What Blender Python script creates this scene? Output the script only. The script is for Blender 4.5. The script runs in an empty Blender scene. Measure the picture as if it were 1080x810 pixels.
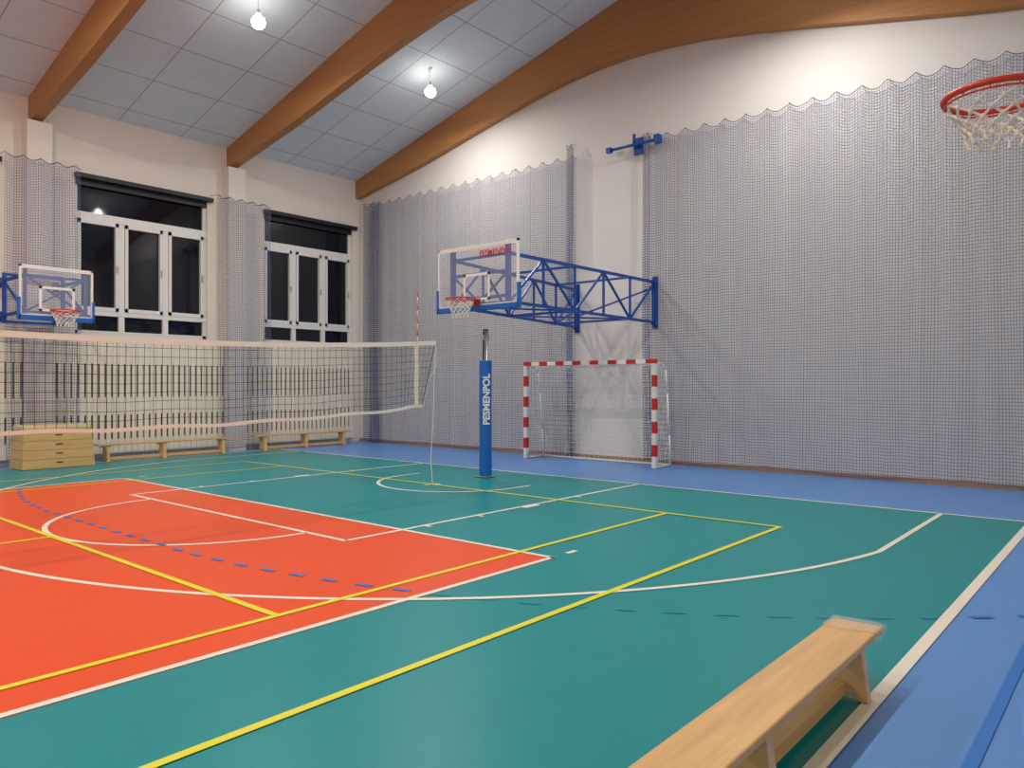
import bpy, math, random
from mathutils import Vector, Matrix
random.seed(3)
S = bpy.context.scene
try:
    S.view_settings.view_transform = 'Standard'
    S.view_settings.look = 'None'
except Exception: pass

def lin(c):
    return tuple(((v/255)/12.92 if v/255 <= .04045 else (((v/255)+.055)/1.055)**2.4) for v in c)+(1,)

# ---------------- materials ----------------
def mat(name, rgb, rough=.5, metal=0, noise=0.0, nscale=5, spec=.5, emit=None, alpha=1, coat=0, bump=0):
    m = bpy.data.materials.new(name); m.use_nodes = True
    nt = m.node_tree; b = nt.nodes['Principled BSDF']
    c = lin(rgb)
    b.inputs['Base Color'].default_value = c
    b.inputs['Roughness'].default_value = rough
    b.inputs['Metallic'].default_value = metal
    b.inputs['Specular IOR Level'].default_value = spec
    b.inputs['Alpha'].default_value = alpha
    b.inputs['Coat Weight'].default_value = coat
    if emit:
        b.inputs['Emission Color'].default_value = lin(rgb); b.inputs['Emission Strength'].default_value = emit
    if noise > 0 or bump > 0:
        tc = nt.nodes.new('ShaderNodeTexCoord'); n = nt.nodes.new('ShaderNodeTexNoise')
        n.inputs['Scale'].default_value = nscale; n.inputs['Detail'].default_value = 4
        nt.links.new(tc.outputs['Object'], n.inputs['Vector'])
        if noise > 0:
            mx = nt.nodes.new('ShaderNodeMix'); mx.data_type = 'RGBA'
            mx.inputs[6].default_value = tuple(v*(1-noise) for v in c[:3])+(1,)
            mx.inputs[7].default_value = tuple(min(1, v*(1+noise)) for v in c[:3])+(1,)
            nt.links.new(n.outputs['Fac'], mx.inputs[0]); nt.links.new(mx.outputs[2], b.inputs['Base Color'])
        if bump > 0:
            bp = nt.nodes.new('ShaderNodeBump'); bp.inputs['Strength'].default_value = bump
            nt.links.new(n.outputs['Fac'], bp.inputs['Height']); nt.links.new(bp.outputs[0], b.inputs['Normal'])
    return m

def wood(name, rgb, scale=(1, 14, 14), var=.2, rough=.45):
    m = bpy.data.materials.new(name); m.use_nodes = True
    nt = m.node_tree; b = nt.nodes['Principled BSDF']; c = lin(rgb)
    tc = nt.nodes.new('ShaderNodeTexCoord'); mp = nt.nodes.new('ShaderNodeMapping')
    mp.inputs['Scale'].default_value = scale
    n = nt.nodes.new('ShaderNodeTexNoise'); n.inputs['Scale'].default_value = 2.0; n.inputs['Detail'].default_value = 6
    nt.links.new(tc.outputs['Object'], mp.inputs[0]); nt.links.new(mp.outputs[0], n.inputs['Vector'])
    r = nt.nodes.new('ShaderNodeValToRGB')
    r.color_ramp.elements[0].position = .3; r.color_ramp.elements[1].position = .7
    r.color_ramp.elements[0].color = tuple(v*(1-var) for v in c[:3])+(1,)
    r.color_ramp.elements[1].color = tuple(min(1, v*(1+var)) for v in c[:3])+(1,)
    nt.links.new(n.outputs['Fac'], r.inputs[0]); nt.links.new(r.outputs[0], b.inputs['Base Color'])
    b.inputs['Roughness'].default_value = rough
    return m

def frac_line(nt, sock, period, width):
    a = nt.nodes.new('ShaderNodeMath'); a.operation = 'DIVIDE'; a.inputs[1].default_value = period
    f = nt.nodes.new('ShaderNodeMath'); f.operation = 'FRACT'
    l = nt.nodes.new('ShaderNodeMath'); l.operation = 'LESS_THAN'; l.inputs[1].default_value = width/period
    nt.links.new(sock, a.inputs[0]); nt.links.new(a.outputs[0], f.inputs[0]); nt.links.new(f.outputs[0], l.inputs[0])
    return l.outputs[0]

def net_mat(name, rgb, cell=.06, w=.008, src='UV'):
    m = bpy.data.materials.new(name); m.use_nodes = True
    nt = m.node_tree; b = nt.nodes['Principled BSDF']
    b.inputs['Base Color'].default_value = lin(rgb); b.inputs['Roughness'].default_value = .8
    tc = nt.nodes.new('ShaderNodeTexCoord'); sx = nt.nodes.new('ShaderNodeSeparateXYZ')
    nt.links.new(tc.outputs[src], sx.inputs[0])
    a = frac_line(nt, sx.outputs[0], cell, w); c = frac_line(nt, sx.outputs[1], cell, w)
    mx = nt.nodes.new('ShaderNodeMath'); mx.operation = 'MAXIMUM'
    nt.links.new(a, mx.inputs[0]); nt.links.new(c, mx.inputs[1])
    nt.links.new(mx.outputs[0], b.inputs['Alpha'])
    return m

def tile_mat():
    m = bpy.data.materials.new('ceiling_tile'); m.use_nodes = True
    nt = m.node_tree; b = nt.nodes['Principled BSDF']
    tc = nt.nodes.new('ShaderNodeTexCoord'); sx = nt.nodes.new('ShaderNodeSeparateXYZ')
    nt.links.new(tc.outputs['Object'], sx.inputs[0])
    a = frac_line(nt, sx.outputs[0], 1.17, .022); c = frac_line(nt, sx.outputs[1], 1.37, .022)
    mx = nt.nodes.new('ShaderNodeMath'); mx.operation = 'MAXIMUM'
    nt.links.new(a, mx.inputs[0]); nt.links.new(c, mx.inputs[1])
    n = nt.nodes.new('ShaderNodeTexNoise'); n.inputs['Scale'].default_value = 3; n.inputs['Detail'].default_value = 8
    nt.links.new(tc.outputs['Object'], n.inputs['Vector'])
    r = nt.nodes.new('ShaderNodeValToRGB')
    r.color_ramp.elements[0].color = lin((212, 224, 232)); r.color_ramp.elements[1].color = lin((226, 237, 246))
    nt.links.new(n.outputs['Fac'], r.inputs[0])
    x = nt.nodes.new('ShaderNodeMix'); x.data_type = 'RGBA'
    nt.links.new(mx.outputs[0], x.inputs[0]); nt.links.new(r.outputs[0], x.inputs[6]); x.inputs[7].default_value = lin((168, 168, 166))
    nt.links.new(x.outputs[2], b.inputs['Base Color']); b.inputs['Roughness'].default_value = .9
    return m

M_wall = mat('wall_paint', (230, 221, 210), .85, noise=.03, nscale=2)
M_wall2 = mat('wall_paint_end', (224, 219, 213), .85, noise=.03, nscale=2)
M_blue = mat('sports_floor_blue', (92, 144, 208), .36, noise=.04, nscale=1.5, spec=.4)
M_teal = mat('sports_floor_teal', (0, 139, 142), .36, noise=.04, nscale=1.5, spec=.36)
M_orange = mat('sports_floor_orange', (236, 78, 16), .36, noise=.03, nscale=1.5, spec=.36)
M_lw = mat('line_paint_white', (240, 232, 212), .45)
M_ly = mat('line_paint_yellow', (232, 222, 30), .45)
M_lb = mat('line_paint_blue', (44, 116, 200), .45)
M_lbd = mat('line_paint_blue_soft', (0, 136, 154), .4)
M_beam = wood('glulam_beam', (182, 126, 72), (.35, 8, 9), .1, .5)
M_tile = tile_mat()
M_white = mat('white_lacquer', (236, 234, 228), .4)
M_frame = mat('window_frame_white', (230, 228, 222), .4)
M_cream = mat('slat_cream', (236, 228, 210), .55, noise=.04, nscale=4)
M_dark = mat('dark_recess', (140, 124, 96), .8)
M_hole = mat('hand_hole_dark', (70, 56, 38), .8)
M_glass = mat('night_glass', (10, 14, 24), .04, spec=.6)
M_black = mat('black_cassette', (22, 23, 30), .5)
M_steelblue = mat('blue_steel', (24, 72, 155), .4)
M_pad = mat('blue_padding', (16, 98, 184), .5)
M_red = mat('red_paint', (205, 40, 38), .4)
M_rim = mat('rim_orange_red', (210, 54, 30), .35)
M_silver = mat('aluminium', (190, 190, 188), .3, metal=.8)
M_cord = mat('white_cord', (236, 230, 215), .8)
M_bcord = mat('black_cord', (35, 33, 38), .8)
M_gcord = mat('net_edge_cord', (80, 84, 112), .8)
M_board = mat('acrylic_board', (215, 222, 228), .08, alpha=.12)
M_bench = wood('pine_bench', (218, 174, 112), (14, 1.2, 14), .12, .35)
M_bench2 = wood('pine_bench_light', (224, 184, 126), (3, 1.2, 14), .1, .35)
M_ply = wood('vault_box_ply', (206, 168, 108), (14, 1.2, 10), .12, .45)
M_wrap = mat('plastic_wrap', (250, 242, 230), .1, alpha=.25, bump=.9, nscale=30)
M_leather = mat('vault_leather', (208, 182, 140), .5)
M_base = mat('baseboard_brown', (172, 134, 104), .5)
M_bulb = mat('lamp_glow', (255, 250, 238), .5, emit=26)
M_net = net_mat('wall_net_mesh', (106, 112, 144), .052, .0080)
M_netd = net_mat('gathered_net_mesh', (74, 82, 128), .05, .012)

# ---------------- mesh builder ----------------
class MB:
    def __init__(s): s.v=[]; s.f=[]; s.mi=[]; s.mats=[]; s.sm=[]
    def m(s, mt):
        if mt not in s.mats: s.mats.append(mt)
        return s.mats.index(mt)
    def add(s, vs, fs, mt, smooth=False):
        o=len(s.v); k=s.m(mt)
        s.v += [tuple(p) for p in vs]
        for f in fs: s.f.append([i+o for i in f]); s.mi.append(k); s.sm.append(smooth)
        return s
    def box(s, x0,x1,y0,y1,z0,z1, mt):
        vs=[(x,y,z) for x in (x0,x1) for y in (y0,y1) for z in (z0,z1)]
        return s.add(vs,[(0,1,3,2),(4,6,7,5),(0,4,5,1),(2,3,7,6),(0,2,6,4),(1,5,7,3)],mt)
    def prism(s, poly, axis, a0, a1, mt):
        def P(p,a):
            return (p[0],a,p[1]) if axis=='y' else ((a,p[0],p[1]) if axis=='x' else (p[0],p[1],a))
        n=len(poly); vs=[P(p,a0) for p in poly]+[P(p,a1) for p in poly]
        fs=[tuple(range(n)),tuple(range(2*n-1,n-1,-1))]+[(i,(i+1)%n,(i+1)%n+n,i+n) for i in range(n)]
        return s.add(vs,fs,mt)
    def tube(s, p0,p1,r,mt,n=8,r2=None):
        p0=Vector(p0);p1=Vector(p1);d=(p1-p0)
        if d.length<1e-6: return s
        d.normalize(); a=d.orthogonal().normalized(); b=d.cross(a); r2=r if r2 is None else r2
        vs=[]
        for p,rr in((p0,r),(p1,r2)):
            for i in range(n):
                t=2*math.pi*(i+.5)/n; vs.append(p+a*rr*math.cos(t)+b*rr*math.sin(t))
        fs=[(i,(i+1)%n,(i+1)%n+n,i+n) for i in range(n)]+[tuple(range(n-1,-1,-1)),tuple(range(n,2*n))]
        return s.add(vs,fs,mt,n>5)
    def sq(s,p0,p1,w,mt):
        p0=Vector(p0);p1=Vector(p1);d=(p1-p0).normalized()
        up=Vector((0,0,1)) if abs(d.z)<.95 else Vector((1,0,0))
        a=d.cross(up).normalized()*w/2; b=a.cross(d).normalized()*w/2
        vs=[p+q for p in(p0,p1) for q in(a+b,-a+b,-a-b,a-b)]
        return s.add(vs,[(0,1,2,3),(7,6,5,4)]+[(i,i+4,(i+1)%4+4,(i+1)%4) for i in range(4)],mt)
    def poly(s, pts, r, mt, n=6):
        for i in range(len(pts)-1): s.tube(pts[i],pts[i+1],r,mt,n)
        return s
    def ribbon(s, pts, w, z, mt, closed=False):
        n=len(pts); L=[];R=[]
        for i in range(n):
            if closed: a=Vector(pts[(i-1)%n]);b=Vector(pts[(i+1)%n])
            else: a=Vector(pts[max(i-1,0)]);b=Vector(pts[min(i+1,n-1)])
            d=(b-a).normalized(); q=Vector((-d.y,d.x))*w/2; p=Vector(pts[i])
            L.append((p.x+q.x,p.y+q.y,z));R.append((p.x-q.x,p.y-q.y,z))
        k=n if closed else n-1
        return s.add(L+R,[(i,n+i,n+(i+1)%n,(i+1)%n) for i in range(k)],mt)
    def obj(s,name,parent=None,bevel=0):
        me=bpy.data.meshes.new(name); me.from_pydata(s.v,[],s.f)
        for mt in s.mats: me.materials.append(mt)
        for p,k,sm in zip(me.polygons,s.mi,s.sm): p.material_index=k; p.use_smooth=sm
        me.update()
        import bmesh
        bm=bmesh.new(); bm.from_mesh(me); bmesh.ops.recalc_face_normals(bm,faces=bm.faces); bm.to_mesh(me); bm.free()
        o=bpy.data.objects.new(name,me); S.collection.objects.link(o)
        if parent: o.parent=parent
        if bevel:
            b=o.modifiers.new('bev','BEVEL'); b.width=bevel; b.segments=2; b.limit_method='ANGLE'
        return o
def empty(name,loc=(0,0,0),rz=0):
    e=bpy.data.objects.new(name,None); S.collection.objects.link(e); e.location=loc; e.rotation_euler=(0,0,rz); e.empty_display_size=.2
    return e

# ---------------- dimensions ----------------
XL,XR=-16.85,.62
YB,YF=13.33,-20.6
XC=(XL+XR)/2
Z0=7.2; SL=.26; ZA=Z0+SL*(XC-XL)
CX=-8.6
YM=-3.6

MB().box(XL-.3,XR+.3,YF-.3,YB+.3,-.2,0,M_blue).obj('floor')

# walls
wins=[(10.33,13.05),(6.02,8.86),(1.9,4.6),(-2.2,.5)]
w=MB(); zb,zt=2.62,5.85
w.box(XL-.3,XL,YF,YB+.3,0,zb,M_wall).box(XL-.3,XL,YF,YB+.3,zt,Z0+.05,M_wall)
ys=[YB+.3]
for a,b in wins:
    w.box(XL-.3,XL,b,ys[-1],zb,zt,M_wall); ys.append(a)
w.box(XL-.3,XL,YF,ys[-1],zb,zt,M_wall)
w.obj('wall_left')
gp=[(XL-.3,0),(XR+.3,0),(XR+.3,Z0+.03),(XC,ZA+.1),(XL-.3,Z0+.03)]
MB().prism(gp,'y',YB,YB+.3,M_wall2).obj('wall_back')
MB().prism(gp,'y',YF-.3,YF,M_wall2).obj('wall_front')
MB().box(XR,XR+.3,YF,YB+.3,0,Z0+.05,M_wall).obj('wall_right')
cp=[(XL-.3,Z0-SL*.3),(XC,ZA),(XR+.3,Z0-SL*.3),(XR+.3,Z0+.2),(XC,ZA+.3),(XL-.3,Z0+.2)]
MB().prism(cp,'y',YF-.3,YB+.3,M_tile).obj('ceiling')
MB().box(XL,XR,YB-.02,YB,0,.08,M_base).obj('baseboard_back')
MB().box(XR-.02,XR,YF,YB-.02,0,.08,M_base).obj('baseboard_right')

# beams
low=[(0,6.72),(1.2,6.93),(2.7,7.2),(4.3,7.55),(5.25,7.76),(6.2,7.95),(7.1,8.1),(7.9,8.18),(XC-XL,8.21)]
def beam(y0,y1,name):
    pts=[(XL+a,z) for a,z in low]+[(XR-a,z) for a,z in reversed(low[:-1])]
    N=len(pts); up=[(p[0],Z0+SL*min(p[0]-XL,XR-p[0])-.003) for p in pts]
    m=MB(); vs=[]
    for (x,z),(x2,z2) in zip(pts,up): vs+=[(x,y0,z),(x,y1,z),(x,y1,z2),(x,y0,z2)]
    fs=[]
    for i in range(N-1):
        for k in range(4):
            a=i*4+k;b=i*4+(k+1)%4; fs.append((a,b,b+4,a+4))
    fs+=[(0,1,2,3),(N*4-4,N*4-3,N*4-2,N*4-1)]
    m.add(vs,fs,M_beam); m.obj(name)
byc=[9.45,5.28,1.12,-3.04,-7.2,-11.36,-15.5]
beam(YB-.17,YB-.002,'roof_beam')
for y in byc: beam(y-.11,y+.09,'roof_beam')
for i,y in enumerate(byc):
    for sx in (0,1):
        x0,x1=(XL,XL+.3) if sx==0 else (XR-.3,XR)
        MB().box(x0,x1,y-.22,y+.22,0,6.7,M_wall).obj('wall_pilaster')

# windows
for i,(a,b) in enumerate(wins):
    e=empty('window_%d'%(i+1)); x=XL-.12
    MB().box(x-.03,x-.01,a,b,zb,zt,M_glass).obj('pane_glass',e)
    f=MB()
    def bar(y0,y1,z0,z1,d=.05): f.box(x-.01,x-.01+d,y0,y1,z0,z1,M_frame)
    bar(a,a+.07,zb,zt);bar(b-.07,b,zb,zt);bar(a,b,zb,zb+.08);bar(a,b,zt-.07,zt)
    bar(a,b,5.0,5.16,.07); bar(a,b,3.02,3.14,.07)
    W=(b-a)/3
    for k in (1,2): bar(a+W*k-.06,a+W*k+.06,zb,5.1,.06)
    for k in range(3):
        y0,y1=a+W*k+.07,a+W*(k+1)-.07
        bar(y0,y0+.06,3.1,5.02,.08);bar(y1-.06,y1,3.1,5.02,.08);bar(y0,y1,3.12,3.2,.08);bar(y0,y1,4.93,5.01,.08)
        f.box(x+.07,x+.1,y1-.045,y1-.02,3.95,4.1,M_silver)
    f.obj('frame',e)
    MB().box(XL-.11,XL+.02,a-.03,b+.03,zb-.04,zb,M_frame).obj('sill',e)
    MB().box(XL+.01,XL+.11,a-.02,b+.1,5.83,5.92,M_black).box(XL-.07,XL-.03,a,b,5.7,5.85,M_black).obj('blind_cassette',e)

# slatted radiator guards below windows
bays=[(9.72,13.0),(5.54,9.2),(1.36,5.04),(-2.8,.88)]
for a,b in bays:
    e=empty('radiator_guard')
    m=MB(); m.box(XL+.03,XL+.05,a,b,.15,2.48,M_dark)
    m.obj('backing',e)
    m=MB()
    n=int((b-a)/.13); p=(b-a)/n
    for k in range(n):
        y=a+k*p; m.box(XL+.09,XL+.12,y,y+p*.68,.3,2.3,M_cream)
        for z0,z1 in((.93,1.3),(2.0,2.48),(.12,.42)):
            m.box(XL+.1,XL+.125,y+p*.70,y+p-.008,z0,z1,M_cream)
        m.box(XL+.09,XL+.125,y,y+p*.68,2.3,2.48,M_cream)
        m.box(XL+.09,XL+.125,y,y+p*.68,.12,.3,M_cream)
    for z in (.3,1.12,2.2): m.box(XL+.06,XL+.09,a,b,z-.05,z+.05,M_cream)
    m.obj('slats',e)
    m=MB()
    for y in (a+.2,(a+b)/2,b-.2): m.box(XL+.005,XL+.055,y-.03,y+.03,0,2.3,M_cream)
    m.obj('brackets',e)

# ---------------- court markings ----------------
mk=empty('court_markings')
X0,X1,YE=CX-7.55,CX+7.55,10.33
YE2=2*YM-YE
MB().box(X0,X1,YE2,YE,0.0005,.002,M_teal).obj('teal_field',mk)
MB().box(CX-4.5,CX+4.5,YM-9.05,YM+9.05,.002,.004,M_orange).obj('orange_field',mk)
def arc(cx,cy,r,a0,a1,n=64):
    return [(cx+r*math.cos(math.radians(a0+(a1-a0)*i/n)),cy+r*math.sin(math.radians(a0+(a1-a0)*i/n))) for i in range(n+1)]
for side in (1,-1):
    def F(pts): return [(x, y if side==1 else 2*YM-y) for x,y in pts]
    W=MB(); z=.006; w5=.055
    R=lambda pts,wd=w5,zz=z,mt=M_lw: W.ribbon(F(pts),wd,zz,mt)
    R([(X0,YE),(X1,YE)],.06); 
    R([(X0,YM),(X0,YE)],.07); R([(X1,YM),(X1,YE+.03)],.075)
    R([(CX-2.45,YE),(CX-2.45,4.68)]);R([(CX+2.45,YE),(CX+2.45,4.68)]);R([(CX-2.48,4.68),(CX+2.48,4.68)])
    R(arc(CX,4.68,1.8,180,360))
    R([(CX-1.25,9.1),(CX-1.25,8.75)]);R(arc(CX,8.75,1.25,180,360));R([(CX+1.25,9.1),(CX+1.25,8.75)])
    a=math.degrees(math.acos(6.65/6.75)); 
    R([(CX-6.65,YE),(CX-6.65,8.75-6.75*math.sin(math.radians(a)))]);R([(CX+6.65,YE),(CX+6.65,8.75-6.75*math.sin(math.radians(a)))])
    R(arc(CX,8.75,6.75,180+a,360-a,90))
    for sx in(-1,1):
        for yy,wd in((8.6,.05),(7.55,.3),(6.6,.05),(5.75,.05)):
            W.box(CX+sx*2.5-.06,CX+sx*2.5+.06,*( sorted(((yy-wd/2) if side==1 else 2*YM-yy-wd/2,(yy+wd/2) if side==1 else 2*YM-yy+wd/2))),.0062,.0066,M_lw)
    R([(CX-4.5,YM+9.03),(CX+4.5,YM+9.03)],.055,.0065);
    for sx in(-1,1): R([(CX+sx*4.47,YM),(CX+sx*4.47,YM+9.05)],.055,.0065); R([(CX+sx*4.47,YM+9.25),(CX+sx*4.47,YM+9.4)],.055,.0065)
    R([(CX-4.5,YM+3),(CX+4.5,YM+3)],.05,.0065)
    z2=.0078
    for sx in(-1,1):
        R([(CX+sx*5.485,YM),(CX+sx*5.485,8.2)],.055,z2,M_ly)
        R([(CX+sx*4.1,YM),(CX+sx*4.1,8.2)],.055,z2,M_ly)
    R([(CX-5.51,8.2),(CX+5.51,8.2)],.055,z2+.0004,M_ly)
    R([(CX-4.1,2.86),(CX+4.1,2.86)],.055,z2+.0004,M_ly)
    R([(CX,YM),(CX,2.86)],.055,z2,M_ly)
    R([(CX,8.2),(CX,8.05)],.055,z2,M_ly)
    gy=12.4; path=arc(CX-1.5,gy,9,222,270,80)+arc(CX+1.5,gy,9,270,318,80)[0:]
    L=[0]
    for i in range(1,len(path)): L.append(L[-1]+math.dist(path[i-1],path[i]))
    def at(s):
        for i in range(1,len(L)):
            if L[i]>=s:
                t=(s-L[i-1])/max(1e-6,L[i]-L[i-1]); return (path[i-1][0]+(path[i][0]-path[i-1][0])*t,path[i-1][1]+(path[i][1]-path[i-1][1])*t)
        return path[-1]
    s0=0
    while s0<L[-1]-.2:
        p,q=at(s0),at(s0+.15); inside=abs(p[0]-CX)<4.5 and p[1]<YM+9.05
        R([p,q],.05,.0058 if not inside else .0085,M_lb if (inside or p[0]>X1 ) else M_lbd); s0+=.34
    R([(CX+8.03,YM),(CX+8.03,12.4)],.055,.006,M_lb)
    W.obj('line_paint',mk)
W=MB(); W.ribbon([(X0,YM),(X1,YM)],.055,.006,M_lw); W.ribbon(arc(CX,YM,1.8,0,360,64)[:-1],.055,.006,M_lw,True); W.obj('line_paint_halfway',mk)

# ---------------- wall nets ----------------
def wallnet(name,along,a,b,off,ztop,amp=.035,fold=.45,pitch=.4,sag=.1,mt=M_net,stretch=1.25,zbot=.06,inward=-1):
    nx=max(12,int((b-a)/.05)); nz=24; vs=[];uv=[]
    ph=random.random()*6
    for j in range(nz+1):
        t=j/nz
        for i in range(nx+1):
            s=a+(b-a)*i/nx
            sc=abs(math.sin(math.pi*(s-a)/pitch)); dip=sag*sc*(t**4)
            z=zbot+(ztop-zbot)*t-dip+ .03*math.sin(s*2.1)*(1-t)
            o=amp*(math.sin(2*math.pi*s/fold+ph+.6*math.sin(t*3+s))+.5*math.sin(2*math.pi*s/(fold*.37)+ph*2))*(1.1-.5*t)
            lat=.03*math.sin(t*4+s*3)*(1-t)
            o*=inward
            vs.append((s+lat,off+o,z) if along=='x' else (off+o,s+lat,z)); uv.append((s*stretch+50,z+dip))
    fs=[(j*(nx+1)+i,j*(nx+1)+i+1,(j+1)*(nx+1)+i+1,(j+1)*(nx+1)+i) for j in range(nz) for i in range(nx)]
    me=bpy.data.meshes.new(name); me.from_pydata(vs,[],fs); me.materials.append(mt)
    u=me.uv_layers.new(name='UVMap')
    for l in me.loops: u.data[l.index].uv=uv[l.vertex_index]
    for p in me.polygons: p.use_smooth=True
    o=bpy.data.objects.new('mesh_sheet',me); S.collection.objects.link(o)
    e=empty(name); o.parent=e
    m=MB(); pts=[vs[nz*(nx+1)+i] for i in range(nx+1)]
    m.poly(pts,.006,M_gcord,4)
    n=int((b-a)/pitch)
    for k in range(n+1):
        s=a+k*pitch
        if s<=b+1e-3:
            wallp=(s,YB-.01,ztop+.02) if along=='x' else ((XL+.01 if off<-5 else XR-.01),s,ztop+.02)
            p=(s,off,ztop) if along=='x' else (off,s,ztop)
            m.tube(wallp,p,.005,M_gcord,4)
    m.poly([vs[i] for i in range(0,nx+1,2)],.005,M_gcord,4)
    m.obj('support_cord',e)
    return e
wallnet('ball_stop_net','x',-16.35,-9.42,13.24,6.5)
wallnet('ball_stop_net','x',-7.66,.45,13.24,6.5)
wallnet('gathered_ball_stop_net','x',-16.45,-15.8,13.12,6.5,amp=.045,fold=.14,stretch=2.6,mt=M_netd)
wallnet('gathered_ball_stop_net','x',-9.6,-9.4,13.12,6.7,amp=.035,fold=.1,stretch=3.5,mt=M_netd,pitch=.12)
wallnet('gathered_ball_stop_net','x',-7.72,-7.55,13.12,6.55,amp=.035,fold=.1,stretch=3.5,mt=M_netd,pitch=.1)
for (a,b) in((8.9,10.28),(4.66,5.98),(.55,1.85)):
    wallnet('window_side_net','y',a,b,XL+.4,5.95,amp=.035,fold=.3,stretch=1.3,pitch=.3,sag=.06)

# upper wall bracket
e=empty('wall_pulley_bracket'); m=MB()
m.tube((-8.5,13.12,6.37),(-7.38,13.12,6.37),.03,M_steelblue,8)
m.box(-8.02,-7.82,13.27,13.325,6.22,6.55,M_steelblue)
m.sq((-7.92,13.12,6.37),(-7.92,13.3,6.37),.06,M_steelblue)
m.box(-7.45,-7.33,13.06,13.18,6.3,6.46,M_steelblue);m.box(-8.56,-8.46,13.07,13.17,6.32,6.42,M_steelblue)
m.sq((-7.5,13.12,6.37),(-7.5,13.32,6.37),.04,M_steelblue)
m.tube((-7.92,13.12,6.4),(-7.92,13.12,6.58),.03,M_steelblue,10)
m.obj('bracket_arm',e)

# ---------------- baskets ----------------
def torus(m,c,R,r,mt,N=40,n=8):
    vs=[];fs=[]
    for i in range(N):
        A=2*math.pi*i/N
        for k in range(n):
            B=2*math.pi*k/n; q=R+r*math.cos(B)
            vs.append((c[0]+q*math.cos(A),c[1]+q*math.sin(A),c[2]+r*math.sin(B)))
    for i in range(N):
        for k in range(n): fs.append((i*n+k,((i+1)%N)*n+k,((i+1)%N)*n+(k+1)%n,i*n+(k+1)%n))
    m.add(vs,fs,mt,True)
def hoop(e,zr,netlen=.3,rt=.011,ct=.0055):
    yc=-.385
    m=MB(); torus(m,(0,yc,zr),.232,rt,M_rim)
    torus(m,(0,yc,zr-.028),.226,.005,M_rim)
    m.box(-.09,.09,-.02,-.005,zr-.12,zr+.03,M_rim)
    m.box(-.07,.07,-.16,-.01,zr-.012,zr+.0,M_rim)
    for s in(-1,1):
        m.tube((s*.08,-.02,zr-.1),(s*.13,-.2,zr-.01),.008,M_rim,6)
        m.tube((s*.09,-.02,zr),(s*.17,-.24,zr),.009,M_rim,6)
    for i in range(12):
        A=2*math.pi*i/12; c,s_=math.cos(A),math.sin(A)
        m.tube((.23*c,yc+.23*s_,zr-.005),(.226*c,yc+.226*s_,zr-.03),.004,M_rim,5)
    m.obj('rim',e)
    m=MB(); N=12;K=5
    rad=[.222,.205,.18,.155,.14,.135]
    def P(i,k):
        A=2*math.pi*(i+.5*(k%2))/N; return (rad[k]*math.cos(A),yc+rad[k]*math.sin(A),zr-.03-netlen*k/K)
    for k in range(K):
        for i in range(N):
            d=(0,-1) if k%2==0 else (0,1)
            for q in d: m.tube(P(i,k),P(i+q,k+1),ct,M_cord,5)
            if k>0: m.tube(tuple(Vector(P(i,k))+Vector((0,0,.012))),tuple(Vector(P(i,k))-Vector((0,0,.012))),ct*1.8,M_cord,6)
    for i in range(N):
        a=P(i,K)
        for q in(-1,1):
            m.tube(a,(a[0]*.92+q*.008,yc+(a[1]-yc)*.92+q*.006,a[2]-.035),ct,M_cord,4)
    m.obj('hoop_net',e)
def board(e,W,z0,z1,zr,pad=True,txt=None):
    h=W/2
    MB().box(-h+.02,h-.02,0,.012,z0+.02,z1-.02,M_board).obj('backboard_panel',e)
    m=MB(); f=.035
    m.box(-h,h,-.008,.03,z0,z0+f,M_white).box(-h,h,-.008,.03,z1-f,z1,M_white)
    m.box(-h,-h+f,-.008,.03,z0,z1,M_white).box(h-f,h,-.008,.03,z0,z1,M_white)
    m.box(-h+f,h-f,-.004,-.001,z1-f-.03,z1-f,M_white)
    t0,t1=zr+.0,zr+.45
    for a in((-.295,.295,t1-.045,t1),(-.295,.295,t0,t0+.04),(-.295,-.25,t0,t1),(.25,.295,t0,t1)):
        m.box(a[0],a[1],-.006,-.001,a[2],a[3],M_white)
    m.obj('backboard_frame',e)
    if pad:
        p=MB(); p.box(-h-.02,h+.02,-.025,.05,z0-.07,z0+.02,M_pad)
        for s in(-1,1): p.box(min(s*(h-.02),s*(h+.025)),max(s*(h-.02),s*(h+.025)),-.025,.05,z0-.07,z0+.33,M_pad)
        p.obj('edge_padding',e,.01)
    if txt:
        c=bpy.data.curves.new('board_lettering','FONT'); c.body=txt; c.size=.13; c.extrude=.001; c.align_x='CENTER'
        c.offset=.003
        o=bpy.data.objects.new('board_lettering',c); S.collection.objects.link(o); o.parent=e
        o.location=(.42,-.01,z1-.2); o.rotation_euler=(math.pi/2,0,0); c.materials.append(M_red)

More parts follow.
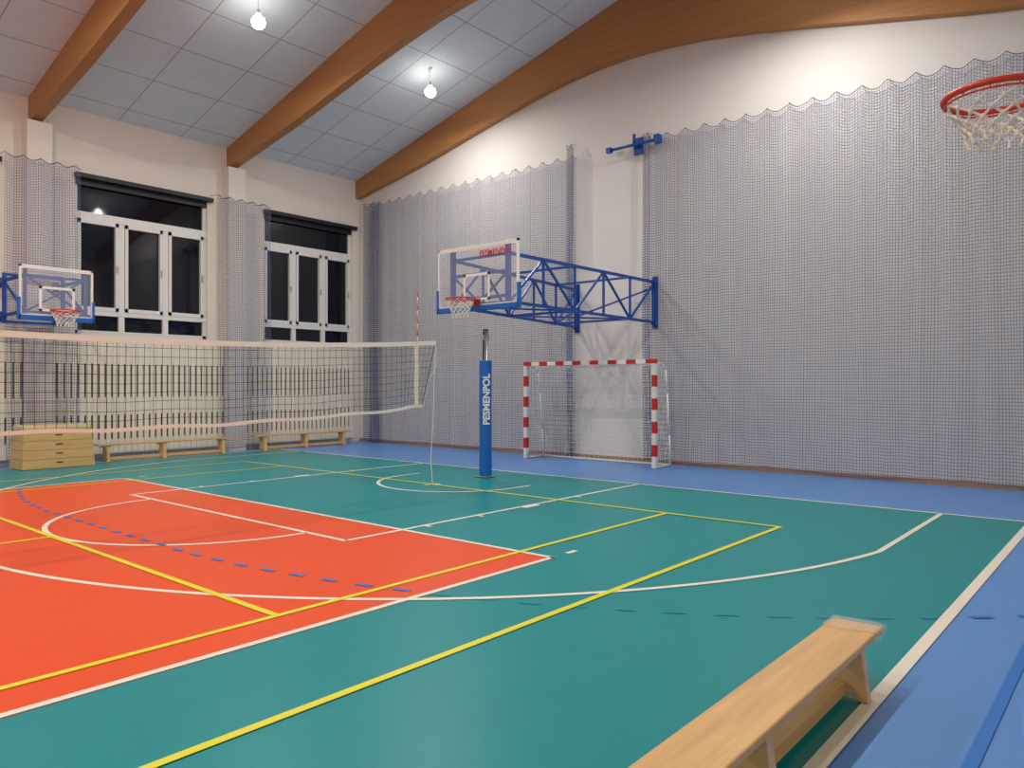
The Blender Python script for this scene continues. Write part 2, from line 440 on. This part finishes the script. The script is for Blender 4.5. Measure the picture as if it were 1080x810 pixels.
e=empty('basketball_hoop',(CX+.1,9.12,0))
board(e,1.8,2.85,3.87,2.95,True,'PESMENPOL')
hoop(e,2.95,.24)
D=YB-.005-9.12
m=MB(); B=M_steelblue
tz,bz=3.6,2.8
for s in(-1,1):
    x=s*.95
    xb=s*.62
    m.sq((xb,.1,tz+.08),(x,D-.05,tz),.05,B); m.sq((xb,.1,bz+.1),(x,D-.05,bz),.05,B)
    m.sq((xb,.08,2.78),(xb,.08,3.85),.07,B)
    m.sq((x,D-.05,bz-.06),(x,D-.05,tz+.06),.07,B)
    n=5
    def T(t,top): return (xb+(x-xb)*t,.1+(D-.15)*t,(tz+.08-.08*t) if top else (bz+.1-.1*t))
    for k in range(n):
        a,b=k/n,(k+1)/n
        if k>0: m.sq(T(a,1),T(a,0),.035,B)
        if k%2==0: m.sq(T(a,0),T(b,1),.035,B)
        else: m.sq(T(a,1),T(b,0),.035,B)
    m.box(x-.06,x+.06,D-.02,D,bz-.12,tz+.12,B)
    m.box(x-.05,x+.05,D-.1,D-.02,bz-.03,bz+.03,B);m.box(x-.05,x+.05,D-.1,D-.02,tz-.03,tz+.03,B)
for t in(.0,.4,.8):
    for top in(0,1):
        z=(tz+.08-.08*t) if top else (bz+.1-.1*t); q=.62+.33*t; yy=.1+(D-.15)*t
        m.sq((-q,yy,z),(q,yy,z),.04,B)
for t0,t1 in((0,.4),(.4,.8)):
    def Q(t,s): return (s*(.62+.33*t),.1+(D-.15)*t,bz+.1-.1*t)
    m.sq(Q(t0,-1),Q(t1,1),.03,B); m.sq(Q(t0,1),Q(t1,-1),.03,B)
m.sq((-.62,.08,3.4),(.62,.08,3.4),.045,B)
m.sq((-.62,.08,3.0),(.62,.08,3.0),.045,B)
for s in(-1,1): m.sq((s*.62,.08,3.4),(s*.1,.08,3.0),.03,B)
m.sq((.95,D-.05,tz-.1),(.3,D-1.7,bz+.06),.03,B)
m.obj('support_truss',e)

def small_basket(loc,rz,D,Dw,netl,rt=.011,ct=.0055):
    e=empty('basketball_hoop',loc,rz)
    board(e,1.22,2.87,3.78,2.97,True); hoop(e,2.97,netl,rt,ct)
    m=MB()
    for s in(-1,1):
        m.sq((s*.5,.06,2.85),(s*.5,.06,3.74),.05,B)
        m.sq((s*.5,.06,3.6),(s*.5,D,3.6),.05,B);m.sq((s*.5,.06,2.95),(s*.5,D,2.95),.05,B)
        m.sq((s*.5,.06,2.95),(s*.5,D,3.6),.035,B)
        m.sq((s*.5,D-.03,2.8),(s*.5,D-.03,3.75),.06,B)
        if Dw>D:
            for z in(2.95,3.6):
                m.sq((s*.5,D,z),(s*.5,Dw,z),.06,B); m.box(s*.5-.07,s*.5+.07,Dw-.02,Dw,z-.1,z+.1,B)
    m.sq((-.5,.06,3.6),(.5,.06,3.6),.04,B);m.sq((-.5,.06,2.95),(.5,.06,2.95),.04,B)
    m.sq((-.5,D-.03,3.72),(.5,D-.03,3.72),.05,B);m.sq((-.5,D-.03,2.83),(.5,D-.03,2.83),.05,B)
    m.sq((-.5,.06,3.6),(.5,.06,2.95),.03,B);m.sq((.5,.06,3.6),(-.5,.06,2.95),.03,B)
    m.obj('wall_bracket',e)
small_basket((-15.25,5.15,-.08),math.pi/2,1.22,1.595,.22)
small_basket((-.19,4.34,0),-math.pi/2,.8,.8,.17,.016,.0065)

# ---------------- goal ----------------
e=empty('handball_goal'); GY=12.42
m=MB()
def striped(p0,p1,n,start):
    p0=Vector(p0);p1=Vector(p1)
    for k in range(n):
        m.sq(p0.lerp(p1,k/n),p0.lerp(p1,(k+1)/n),.08,M_red if (k+start)%2==0 else M_white)
gl,gr=CX-1.54,CX+1.54
striped((gl,GY,.012),(gl,GY,1.96),9,1); striped((gr,GY,.012),(gr,GY,1.96),9,1)
striped((gl-.04,GY,2.0),(gr+.04,GY,2.0),15,0)
m.obj('goal_frame',e)
m=MB()
for x in(gl,gr):
    pts=[(x,GY+.04,1.97),(x,GY+.3,1.95),(x,GY+.42,1.85),(x,GY+.48,1.4),(x,GY+.56,.6),(x,GY+.6,.03)]
    m.poly(pts,.018,M_white,8)
    m.tube((x,GY+.04,.022),(x,GY+.6,.022),.018,M_white,8)
m.tube((gl,GY+.6,.022),(gr,GY+.6,.022),.018,M_white,8)
m.obj('rear_stanchions',e)
prof=[(0,1.97),(.1,1.965),(.2,1.955),(.3,1.94),(.4,1.85)]+[(.41+.15*t/18,1.85-1.8*t/18) for t in range(1,19)]
vs=[]
nx=30
for j,(dy,z) in enumerate(prof):
    for i in range(nx+1):
        t=i/nx; vs.append((gl+(gr-gl)*t,GY+.02+dy+.03*math.sin(i*1.3+j*.7)*(j>4),z-(.04*math.sin(math.pi*t)*(j<6))))
def wires(vs,fs,name,r,mt,parent):
    m=MB(); seen=set()
    for f in fs:
        for k in range(len(f)):
            a,b=f[k],f[(k+1)%len(f)]
            if (min(a,b),max(a,b)) in seen: continue
            seen.add((min(a,b),max(a,b))); m.tube(vs[a],vs[b],r,mt,4)
    return m.obj(name,parent)
fs=[(j*(nx+1)+i,j*(nx+1)+i+1,(j+1)*(nx+1)+i+1,(j+1)*(nx+1)+i) for j in range(len(prof)-1) for i in range(nx)]
wires(vs,fs,'goal_net_back',.0032,M_cord,e)
for x in(gl,gr):
    vs=[];K=6
    for j in range(20):
        z=.05+1.9*j/19; dmax=.58-.2*j/19 if j<18 else .35
        for i in range(K+1): vs.append((x+.02*math.sin(j+i),GY+.03+dmax*i/K,z))
    fs=[(j*(K+1)+i,j*(K+1)+i+1,(j+1)*(K+1)+i+1,(j+1)*(K+1)+i) for j in range(19) for i in range(K)]
    wires(vs,fs,'goal_net_side',.0032,M_cord,e)

# ---------------- volleyball net + posts ----------------
e=empty('volleyball_net')
def top(y): return 2.075+.165*((y-3.6)/4.66)**2
ya,yb=-1.1,8.28
nx=94;nz=10;vs=[]
for j in range(nz+1):
    for i in range(nx+1):
        y=ya+(yb-ya)*i/nx; tz_=top(y); t=j/nz
        yy=y-(1-t)*.28*(1 if y>7.6 else 0)*max(0,(y-7.6)/.68)
        vs.append((CX+.015*math.sin(y*3)*(1-t),yy,tz_-1.0*(1-t)+.01*math.sin(y*5)*(1-t)))
fs=[(j*(nx+1)+i,j*(nx+1)+i+1,(j+1)*(nx+1)+i+1,(j+1)*(nx+1)+i) for j in range(nz) for i in range(nx)]
wires(vs,fs,'net_mesh',.0026,M_bcord,e)
m=MB()
def band(row,h,mt,off):
    P=[vs[row*(nx+1)+i] for i in range(nx+1)]
    for i in range(nx):
        a,b=P[i],P[i+1]
        q=[(a[0]+.008,a[1],a[2]-off),(b[0]+.008,b[1],b[2]-off),(b[0]+.008,b[1],b[2]-off+h),(a[0]+.008,a[1],a[2]-off+h)]
        r=[(x-.016,y,z) for x,y,z in q]
        m.add(q+r,[(0,1,2,3),(7,6,5,4),(3,2,6,7),(0,4,5,1)],mt)
band(nz,.065,M_cord,.055); band(0,.04,M_cord,.02)
m.obj('tape_bands',e)
m=MB()
def col(i): return [vs[j*(nx+1)+i] for j in range(nz+1)]
m.poly(col(nx),.006,M_bcord,5)
yt=7.88
m.box(CX-.012,CX+.012,yt-.03,yt+.03,top(yt)-1.0,top(yt),M_cord)
for k in range(18):
    m.tube((CX+.02,yt,1.2+k*.1),(CX+.02,yt,1.3+k*.1),.008,M_red if k%2 and k>9 else M_cord,6)
m.obj('side_tape_and_antenna',e)
m=MB()
m.tube(vs[-1],(CX,9.34,2.4),.003,M_silver,5)
m.poly([vs[-1],(CX+.01,8.24,1.6),(CX+.03,8.2,1.0),(CX+.02,8.16,.4),(CX+.04,8.18,.02)],.006,M_cord,5)
m.poly([vs[-1],(CX+.02,8.3,1.9),(CX,8.12,1.6),(CX,8.02,top(8)-1)],.004,M_cord,5)
m.tube(vs[nz*(nx+1)],(CX,-2.0,2.4),.004,M_silver,5)
m.poly([(CX+.04,8.18,.018),(CX+.14,8.25,.018),(CX+.2,8.1,.018)],.006,M_cord,5)
m.obj('net_cords',e)
for yp in(9.45,-2.1):
    e=empty('volleyball_post',(CX,yp,.009))
    m=MB(); m.tube((0,0,0),(0,0,2.47),.05,M_silver,20); m.box(-.02,.02,-.07,.07,2.3,2.4,M_silver)
    m.tube((0,0,2.47),(0,0,2.49),.05,M_black,20)
    m.tube((-.0,-.06,1.9),(0,-.06,2.44),.01,M_black,8)
    m.obj('post_tube',e)
    m=MB(); m.prism([(.105*math.cos(2*math.pi*k/24),.105*math.sin(2*math.pi*k/24)) for k in range(24)],'z',.02,1.96,M_pad)
    m.box(-.13,.13,-.13,.13,0,.02,M_silver)
    m.obj('post_padding',e,.012)
    n=Vector((.80,-.60,0)).normalized(); up=Vector((0,0,1)); right=up.cross(n)
    c=bpy.data.curves.new('pad_lettering','FONT'); c.body='PESMENPOL'; c.size=.16; c.extrude=.006; c.align_y='CENTER'; c.offset=.005
    o=bpy.data.objects.new('pad_lettering',c); S.collection.objects.link(o); o.parent=e; c.materials.append(M_white)
    M=Matrix((up,-right,n)).transposed().to_4x4(); M.translation=n*.104+up*.88; o.matrix_local=M

# ---------------- benches ----------------
def bench(loc,L,legs,h=.3,w=.25,wrap=False,rz=0):
    e=empty('gym_bench',loc,rz)
    m=MB(); m.box(-w/2,w/2,-L/2,L/2,h-.035,h,M_bench); m.obj('seat_plank',e,.008)
    m=MB()
    for y in legs:
        m.prism([(-.135,0),(-.075,0),(-.06,.02),(.06,.02),(.075,0),(.135,0),(.1,h-.035),(-.1,h-.035)],'y',y-.03,y+.03,M_bench2)
        m.box(-.09,.09,y+.03,y+.06,h-.075,h-.036,M_bench2);m.box(-.09,.09,y-.06,y-.03,h-.075,h-.036,M_bench2)
    m.obj('legs',e,.005)
    ls=sorted(legs)
    m=MB(); m.box(-.03,.03,ls[0]+.031,ls[-1]-.031,.022,.085,M_bench)
    m.obj('balance_beam',e)
    m=MB()
    for y in ls:
        m.tube((-.03,y-.1,h-.06),(.03,y-.1,h-.06),.012,M_silver,8)
        m.tube((.0,y-.1,h-.06),(.0,y-.1,h-.036),.008,M_silver,8)
    m.obj('hook_fittings',e)
    if wrap:
        m=MB(); y0,y1=L/2-.18,L/2+.02; nn=14
        sec=[(-w/2-.006,h-.05),(-w/2-.008,h-.01),(-w/2,h+.006),(-.06,h+.008),(0,h+.006),(.06,h+.009),(w/2,h+.006),(w/2+.008,h-.01),(w/2+.006,h-.05)]
        V=[];Fc=[]
        for i in range(nn+1):
            t=i/nn
            for k,(x,z) in enumerate(sec):
                j=.005*math.sin(i*2.3+k*1.9); V.append((x+j*(1 if abs(x)>.1 else 0),y0+(y1-y0)*t+.02*math.sin(k*1.4)*(i==0),z+abs(j)))
        n9=len(sec)
        for i in range(nn):
            for k in range(n9-1): Fc.append((i*n9+k,i*n9+k+1,(i+1)*n9+k+1,(i+1)*n9+k))
        Fc.append(tuple(nn*n9+k for k in range(n9)))
        m.add(V,Fc,M_wrap,True)
        m.obj('plastic_wrap_end',e)
    return e
bench((-1.19,2.43,.009),3.6,[1.52,.33,-.95,-1.6],wrap=True)
bench((-16.28,7.65,0),2.9,[-1.25,-.1,1.25],h=.36)
bench((-16.28,11.12,0),2.75,[-1.15,0,1.15],h=.36)

# ---------------- vaulting box ----------------
e=empty('vaulting_box',(-15.97,5.32,.009))
m=MB(); H=[0,.17,.34,.51,.68]
def hw(z): return .36-.07*z/.8, .62-.05*z/.8
for k in range(4):
    z0,z1=H[k]+(.0 if k==0 else .004),H[k+1]
    a0,b0=hw(z0);a1,b1=hw(z1)
    m.add([(-a0,-b0,z0),(a0,-b0,z0),(a0,b0,z0),(-a0,b0,z0),(-a1,-b1,z1),(a1,-b1,z1),(a1,b1,z1),(-a1,b1,z1)],
      [(0,3,2,1),(4,5,6,7),(0,1,5,4),(1,2,6,5),(2,3,7,6),(3,0,4,7)],M_ply)
m.obj('box_sections',e,.006)
m=MB()
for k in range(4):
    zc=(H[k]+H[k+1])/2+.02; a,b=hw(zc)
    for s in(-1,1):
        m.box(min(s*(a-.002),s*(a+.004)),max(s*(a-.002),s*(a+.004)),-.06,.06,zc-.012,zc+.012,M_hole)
m.obj('hand_holes',e)
a,b=hw(.69)
MB().box(-a-.01,a+.01,-b-.01,b+.01,.684,.80,M_leather).obj('padded_top',e,.04)

# ---------------- lamps ----------------
for k in range(8):
    y=11.4-4.15*k
    for x in(-12.0,-4.25):
        e=empty('ceiling_lamp',(x,y,7.95))
        zc=Z0+SL*min(x-XL,XR-x)-7.95
        m=MB(); m.tube((0,0,.2),(0,0,zc),.006,M_white,6); m.tube((0,0,zc-.04),(0,0,zc+.01),.045,M_white,12)
        m.tube((0,0,.09),(0,0,.2),.05,M_white,16,.03)
        m.obj('lamp_holder',e)
        N=24
        m=MB(); prof=[(.001,-.12),(.06,-.11),(.105,-.07),(.12,-.01),(.105,.05),(.05,.1)]
        vs=[(r*math.cos(2*math.pi*i/N),r*math.sin(2*math.pi*i/N),z) for r,z in prof for i in range(N)]
        fs=[(j*N+i,j*N+(i+1)%N,(j+1)*N+(i+1)%N,(j+1)*N+i) for j in range(5) for i in range(N)]
        m.add(vs,fs,M_bulb,True); m.obj('diffuser',e)
        l=bpy.data.lights.new('lamp_light','AREA'); l.shape='DISK'; l.size=.2; l.energy=120; l.color=(1,.972,.935)
        o=bpy.data.objects.new('lamp_light',l); S.collection.objects.link(o); o.parent=e; o.location=(0,0,-.13)

wd=bpy.data.worlds.new('night'); S.world=wd; wd.use_nodes=True
wd.node_tree.nodes['Background'].inputs[0].default_value=(.01,.012,.02,1)

cam=bpy.data.cameras.new('camera'); cam.sensor_width=36; cam.lens=797/1080*36; cam.clip_start=.05
co=bpy.data.objects.new('camera',cam); S.collection.objects.link(co)
co.location=(0,0,1.56); co.rotation_euler=(math.radians(90.07),0,math.radians(40.3))
S.camera=co
